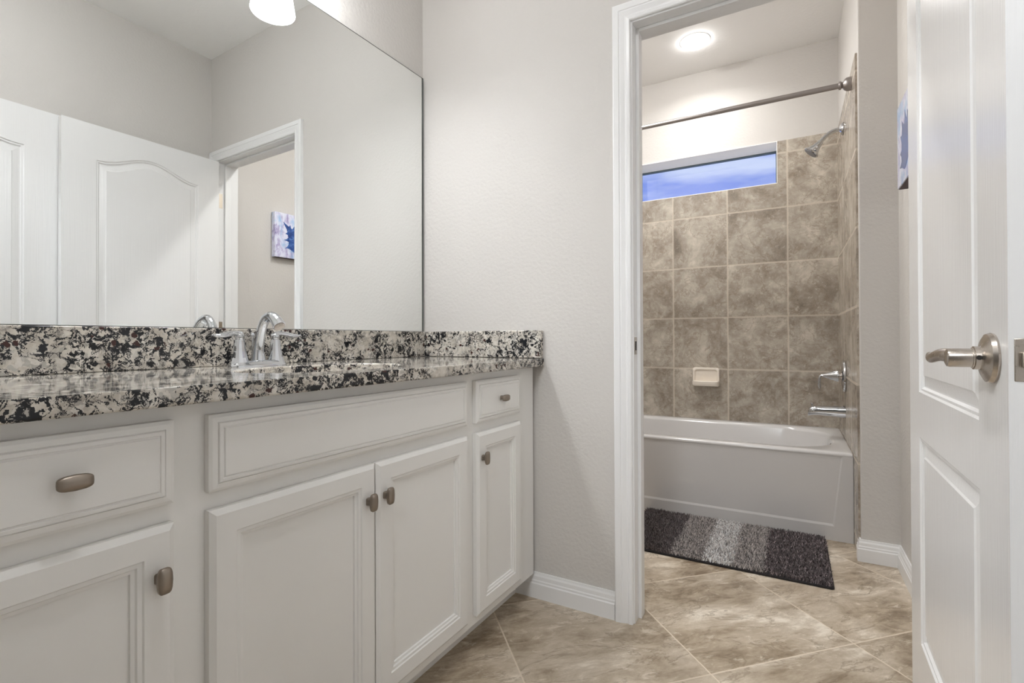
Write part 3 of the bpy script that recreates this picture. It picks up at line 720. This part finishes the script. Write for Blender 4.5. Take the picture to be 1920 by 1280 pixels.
mb = MB(); mb.lathe([(0.0135, 0), (0.0145, 0.004), (0.0145, 0.012), (0.0165, 0.014), (0.018, 0.024), (0.023, 0.040), (0.032, 0.056), (0.040, 0.063), (0.0405, 0.068), (0.038, 0.071)], ho, hd, 36); sh_ = part('spray_head', mb, M['chrome'], ss)
mb = MB(); mb.lathe([(0.034, 0.0712), (0.034, 0.0725), (0.03, 0.073)], ho, hd, 36)
part('spray_face', mb, gloss('spray_face_grey', (0.22, 0.23, 0.26), 0.35), sh_)

# soap dish
sd = thing('soap_dish', 'bone coloured ceramic soap dish set in the brown wall tiles', 'soap dish', (0.853, TYB, 0.685), True)
mb = MB()
def srr(hw_, z0, z1, y, r):
    pts = []
    cxm = 0.8527
    for ax_, az_, a0 in ((cxm + hw_ - r, z0 + r, -pi/2), (cxm + hw_ - r, z1 - r, 0), (cxm - hw_ + r, z1 - r, pi/2), (cxm - hw_ + r, z0 + r, pi)):
        for i in range(8):
            a = a0 + pi/2*i/7; pts.append((ax_ + r*cos(a), y, az_ + r*sin(a)))
    return pts
yb_ = TYB - 0.0005
mb.loops([srr(0.083, 0.625, 0.748, yb_, 0.014), srr(0.083, 0.625, 0.748, yb_ - 0.008, 0.014), srr(0.080, 0.628, 0.745, yb_ - 0.012, 0.014), srr(0.070, 0.640, 0.736, yb_ - 0.012, 0.016), srr(0.066, 0.643, 0.733, yb_ - 0.004, 0.018)])
part('back', mb, M['bone'], sd, angle=50)
mb = MB(); Lp = []
for i in range(25):
    a = pi*i/24
    cxx = 0.8527 - 0.083*math.copysign(abs(cos(a))**0.45, cos(a)); dd = 0.055*abs(sin(a))**0.45
    yo_ = yb_ - 0.008 - dd; sc_ = 0.88
    cxi = 0.8527 - 0.070*math.copysign(abs(cos(a))**0.45, cos(a)); yi_ = yb_ - 0.008 - dd*0.78
    Lp.append([(cxx, yo_, 0.640), (cxx, yo_, 0.660), ((cxx + cxi)/2, (yo_ + yi_)/2, 0.664), (cxi, yi_, 0.660), (cxi, yi_, 0.648), (0.8527 + (cxi - 0.8527)*0.6, yb_ - 0.010, 0.645), (0.8527 + (cxx - 0.8527)*0.85, yb_ - 0.009, 0.628), (0.8527 + (cxx - 0.8527)*0.97, yo_ + 0.004, 0.632)])
mb.loops(Lp); part('tray', mb, M['bone'], sd, angle=50)

# curtain rod
ry, rz = 1.09, 2.098
cr2 = thing('shower_curtain_rod', 'brushed nickel shower curtain rod spanning above the bathtub', 'curtain rod', (1.0, ry, rz), True)
mb = MB(); mb.lathe([(0.0125, 0.9835), (0.0125, 1.55)], (0, ry, rz), 'x', 24); part('outer_tube', mb, M['rodmetal'], cr2)
mb = MB(); mb.lathe([(0.0110, 0.10), (0.0110, 0.985)], (0, ry, rz), 'x', 24); part('inner_tube', mb, M['rodmetal'], cr2)
PR = [(0.016, 0), (0.018, 0.003), (0.018, 0.009), (0.013, 0.013), (0.015, 0.016), (0.024, 0.022), (0.029, 0.030), (0.030, 0.038), (0.030, 0.048)]
mb = MB(); mb.lathe([(r_, 1.5395 + h_) for r_, h_ in PR], (0, ry, rz), 'x', 28); fl_ = part('end_flange', mb, M['rodmetal'], cr2); fl_['label'] = 'rounded end flange of the rod'
mb = MB(); mb.lathe([(r_, -0.1215 + h_) for r_, h_ in PR], (0, ry, rz), '-x', 28); part('end_flange', mb, M['rodmetal'], cr2)

# recessed light over the tub, plus two added fill lights of the same form
def downlight(label, x, y, zc, lens, fr):
    r = thing('recessed_or_fill_light', label, 'ceiling light', (x, y, zc), fr)
    z = zc - 0.0003
    mb = MB(); mb.lathe([(0.086, z), (0.085, z - 0.002), (0.078, z - 0.0035), (0.068, z - 0.003), (0.067, z)], (x, y, 0), 'z', 48, (False, False)); part('trim_ring', mb, M['ceiling'], r)
    mb = MB(); mb.lathe([(0.067, z - 0.003), (0.066, z - 0.014), (0.058, z - 0.024), (0.035, z - 0.029), (0.008, z - 0.030)], (x, y, 0), 'z', 48, (False, True)); part('lens', mb, lens, r)
downlight('lit round recessed ceiling light above the bathtub', 0.8534, 1.484, ZT, M['lens'], True)
downlight('added fill light in downlight form, unseen behind the partition wall', 0.45, 0.62, ZT, M['lens_fill_tub'], True)
downlight('added unseen fill light in downlight form over the open floor before the vanity', 1.02, -1.15, ZC, M['lens_fill_room'], False)

beam = area_lamp('tub_downlight_beam', fr_pt((0.8534, 1.484, ZT - 0.034)), 0.10, LAMP_BEAM, (1.0, 0.985, 0.965), fr_pt((0.8534, 1.484, 0.0)))
beam.data.spread = math.radians(150)

# ------------------------------------------------------------------ bath mat
MX0, MX1, MY0, MY1 = 0.650, 1.478, 0.572, 1.098
bm_ = thing('bath_mat', 'grey ombre striped shag bath mat on the floor before the bathtub', 'bath mat', (1.065, 0.835, 0.0), True)
mb = MB(); mb.loops([rrect(MX0, MX1, MY0, MY1, 0.012, z) for z in (0.0006, 0.009)]); part('backing', mb, gloss('mat_binding', (0.018, 0.015, 0.016), 0.9), bm_, bevel=0.002)
mt, t, b = mat_new('shag_pile'); at = t.nodes.new('ShaderNodeAttribute'); at.attribute_name = 'tuft'
t.links.new(at.outputs['Color'], b.inputs['Base Color']); b.inputs['Roughness'].default_value = 0.95; b.inputs['Specular IOR Level'].default_value = 0.1
b.inputs['Sheen Weight'].default_value = 0.25
rnd = random.Random(5)
VV, FF, CC = [], [], []
STR = [(0.881, (0.13, 0.108, 0.108)), (1.0125, (0.36, 0.325, 0.31)), (1.1247, (0.74, 0.695, 0.675)), (1.2438, (0.38, 0.345, 0.33)), (9, (0.11, 0.09, 0.092))]
def stripe(x):
    for e, c in STR:
        if x < e: return c
n_t = 26000
for i in range(n_t):
    x = rnd.uniform(MX0 + 0.006, MX1 - 0.006); y = rnd.uniform(MY0 + 0.006, MY1 - 0.006)
    c = stripe(x + rnd.gauss(0, 0.006))
    k_ = rnd.choice((0.35, 0.7, 1.0, 1.25, 1.6)) * rnd.uniform(0.85, 1.15)
    if sum(c) < 0.3 and rnd.random() < 0.22: k_ *= 2.6
    c = tuple(min(0.8, q * k_) for q in c)
    a = rnd.uniform(0, 2*pi); r_ = rnd.uniform(0.0016, 0.0028); h_ = rnd.uniform(0.010, 0.019)
    lx_, ly_ = rnd.gauss(0, 0.005), rnd.gauss(0, 0.005)
    i0 = len(VV)
    for j in range(3):
        VV.append((x + r_*cos(a + j*2.094), y + r_*sin(a + j*2.094), 0.0085))
    for j in range(3):
        VV.append((x + lx_*0.6 + 0.8*r_*cos(a + 0.6 + j*2.094), y + ly_*0.6 + 0.8*r_*sin(a + 0.6 + j*2.094), 0.0085 + h_*0.65))
    VV.append((x + lx_, y + ly_, 0.0085 + h_))
    for j in range(3):
        j2 = (j + 1) % 3
        FF += [(i0 + j, i0 + j2, i0 + 3 + j2), (i0 + j, i0 + 3 + j2, i0 + 3 + j), (i0 + 3 + j, i0 + 3 + j2, i0 + 6)]
    CC += [c]*7
me = bpy.data.meshes.new('pile'); bb = BASE[bm_.name]
me.from_pydata([(x - bb.x, y - bb.y, z - bb.z) for x, y, z in VV], [], FF); me.materials.append(mt)
ca_ = me.color_attributes.new('tuft', 'FLOAT_COLOR', 'POINT')
ca_.data.foreach_set('color', [q for c in CC for q in (*c, 1.0)])
po = bpy.data.objects.new('pile', me); C.objects.link(po); po.parent = bm_; po['kind'] = 'stuff'

# ------------------------------------------------------------------ canvas print
KY0, KY1, KZ0, KZ1, KX0 = 0.394, 0.690, 1.492, 1.794, 1.692
cv = thing('canvas_print', 'small canvas print of a blue spiked seashell on the right wall', 'picture', (XRT, 0.542, 1.492), True)
mt, t, b = mat_new('painted_canvas'); v = objco(t)
nb = noise(t, vscale(t, v, (1, 1, 0.5)), 26, 6, 0.7, 0.6); nb2 = noise(t, vscale(t, v, (1, 1.5, 1), loc=(4, 2, 1)), 9, 4, 0.6)
c1 = ramp(t, [(0.30, (0.16, 0.13, 0.32)), (0.40, (0.44, 0.40, 0.64)), (0.52, (0.70, 0.72, 0.88)), (0.72, (0.84, 0.87, 0.95))]); t.links.new(nb, c1.inputs['Fac'])
c2 = ramp(t, [(0.50, 0.0), (0.64, 0.75)]); t.links.new(nb2, c2.inputs['Fac'])
col = mixc(t, c2.outputs['Color'], c1.outputs['Color'], (0.28, 0.50, 0.78))
t.links.new(col, b.inputs['Base Color']); b.inputs['Roughness'].default_value = 0.24; b.inputs['Coat Weight'].default_value = 0.6; b.inputs['Coat Roughness'].default_value = 0.2
bump(t, b, nb, 0.06, 0.001)
mb = MB(); mb.box(KX0, XRT - 0.0005, KY0, KY1, KZ0, KZ1); part('stretched_canvas', mb, mt, cv, bevel=0.003)
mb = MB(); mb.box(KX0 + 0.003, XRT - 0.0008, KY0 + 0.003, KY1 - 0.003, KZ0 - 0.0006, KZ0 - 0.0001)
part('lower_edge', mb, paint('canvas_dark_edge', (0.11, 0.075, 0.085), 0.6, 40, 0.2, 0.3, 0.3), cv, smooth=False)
mt, t, b = mat_new('shell_blue_paint'); v = objco(t)
nb = noise(t, vscale(t, v, (1, 1, 1)), 30, 5, 0.7, 0.8)
c1 = ramp(t, [(0.34, (0.012, 0.03, 0.14)), (0.52, (0.03, 0.09, 0.32)), (0.66, (0.10, 0.22, 0.55)), (0.78, (0.55, 0.62, 0.82))]); t.links.new(nb, c1.inputs['Fac'])
t.links.new(c1.outputs['Color'], b.inputs['Base Color']); b.inputs['Roughness'].default_value = 0.24; b.inputs['Coat Weight'].default_value = 0.6; b.inputs['Coat Roughness'].default_value = 0.2
SH = [(0.452, 1.736), (0.474, 1.722), (0.496, 1.708), (0.506, 1.722), (0.512, 1.702), (0.520, 1.694), (0.536, 1.716), (0.546, 1.735), (0.552, 1.708), (0.560, 1.690), (0.580, 1.700), (0.602, 1.716), (0.596, 1.690), (0.600, 1.664), (0.628, 1.668), (0.607, 1.642), (0.604, 1.612), (0.634, 1.606), (0.610, 1.590), (0.606, 1.572), (0.640, 1.556), (0.600, 1.548), (0.580, 1.540), (0.560, 1.532), (0.540, 1.534), (0.520, 1.545), (0.500, 1.556), (0.482, 1.558), (0.466, 1.555), (0.484, 1.570), (0.494, 1.586), (0.495, 1.604), (0.476, 1.608), (0.460, 1.612), (0.478, 1.620), (0.492, 1.632), (0.488, 1.650), (0.470, 1.656), (0.484, 1.668), (0.480, 1.686), (0.468, 1.706)]
mb = MB(); mb.loops([[(KX0 - 0.0001, y, z) for y, z in SH], [(KX0 - 0.0007, y, z) for y, z in SH]])
sm = part('painted_shell', mb, mt, cv, smooth=False); sm['label'] = 'deep blue painted spiked seashell'
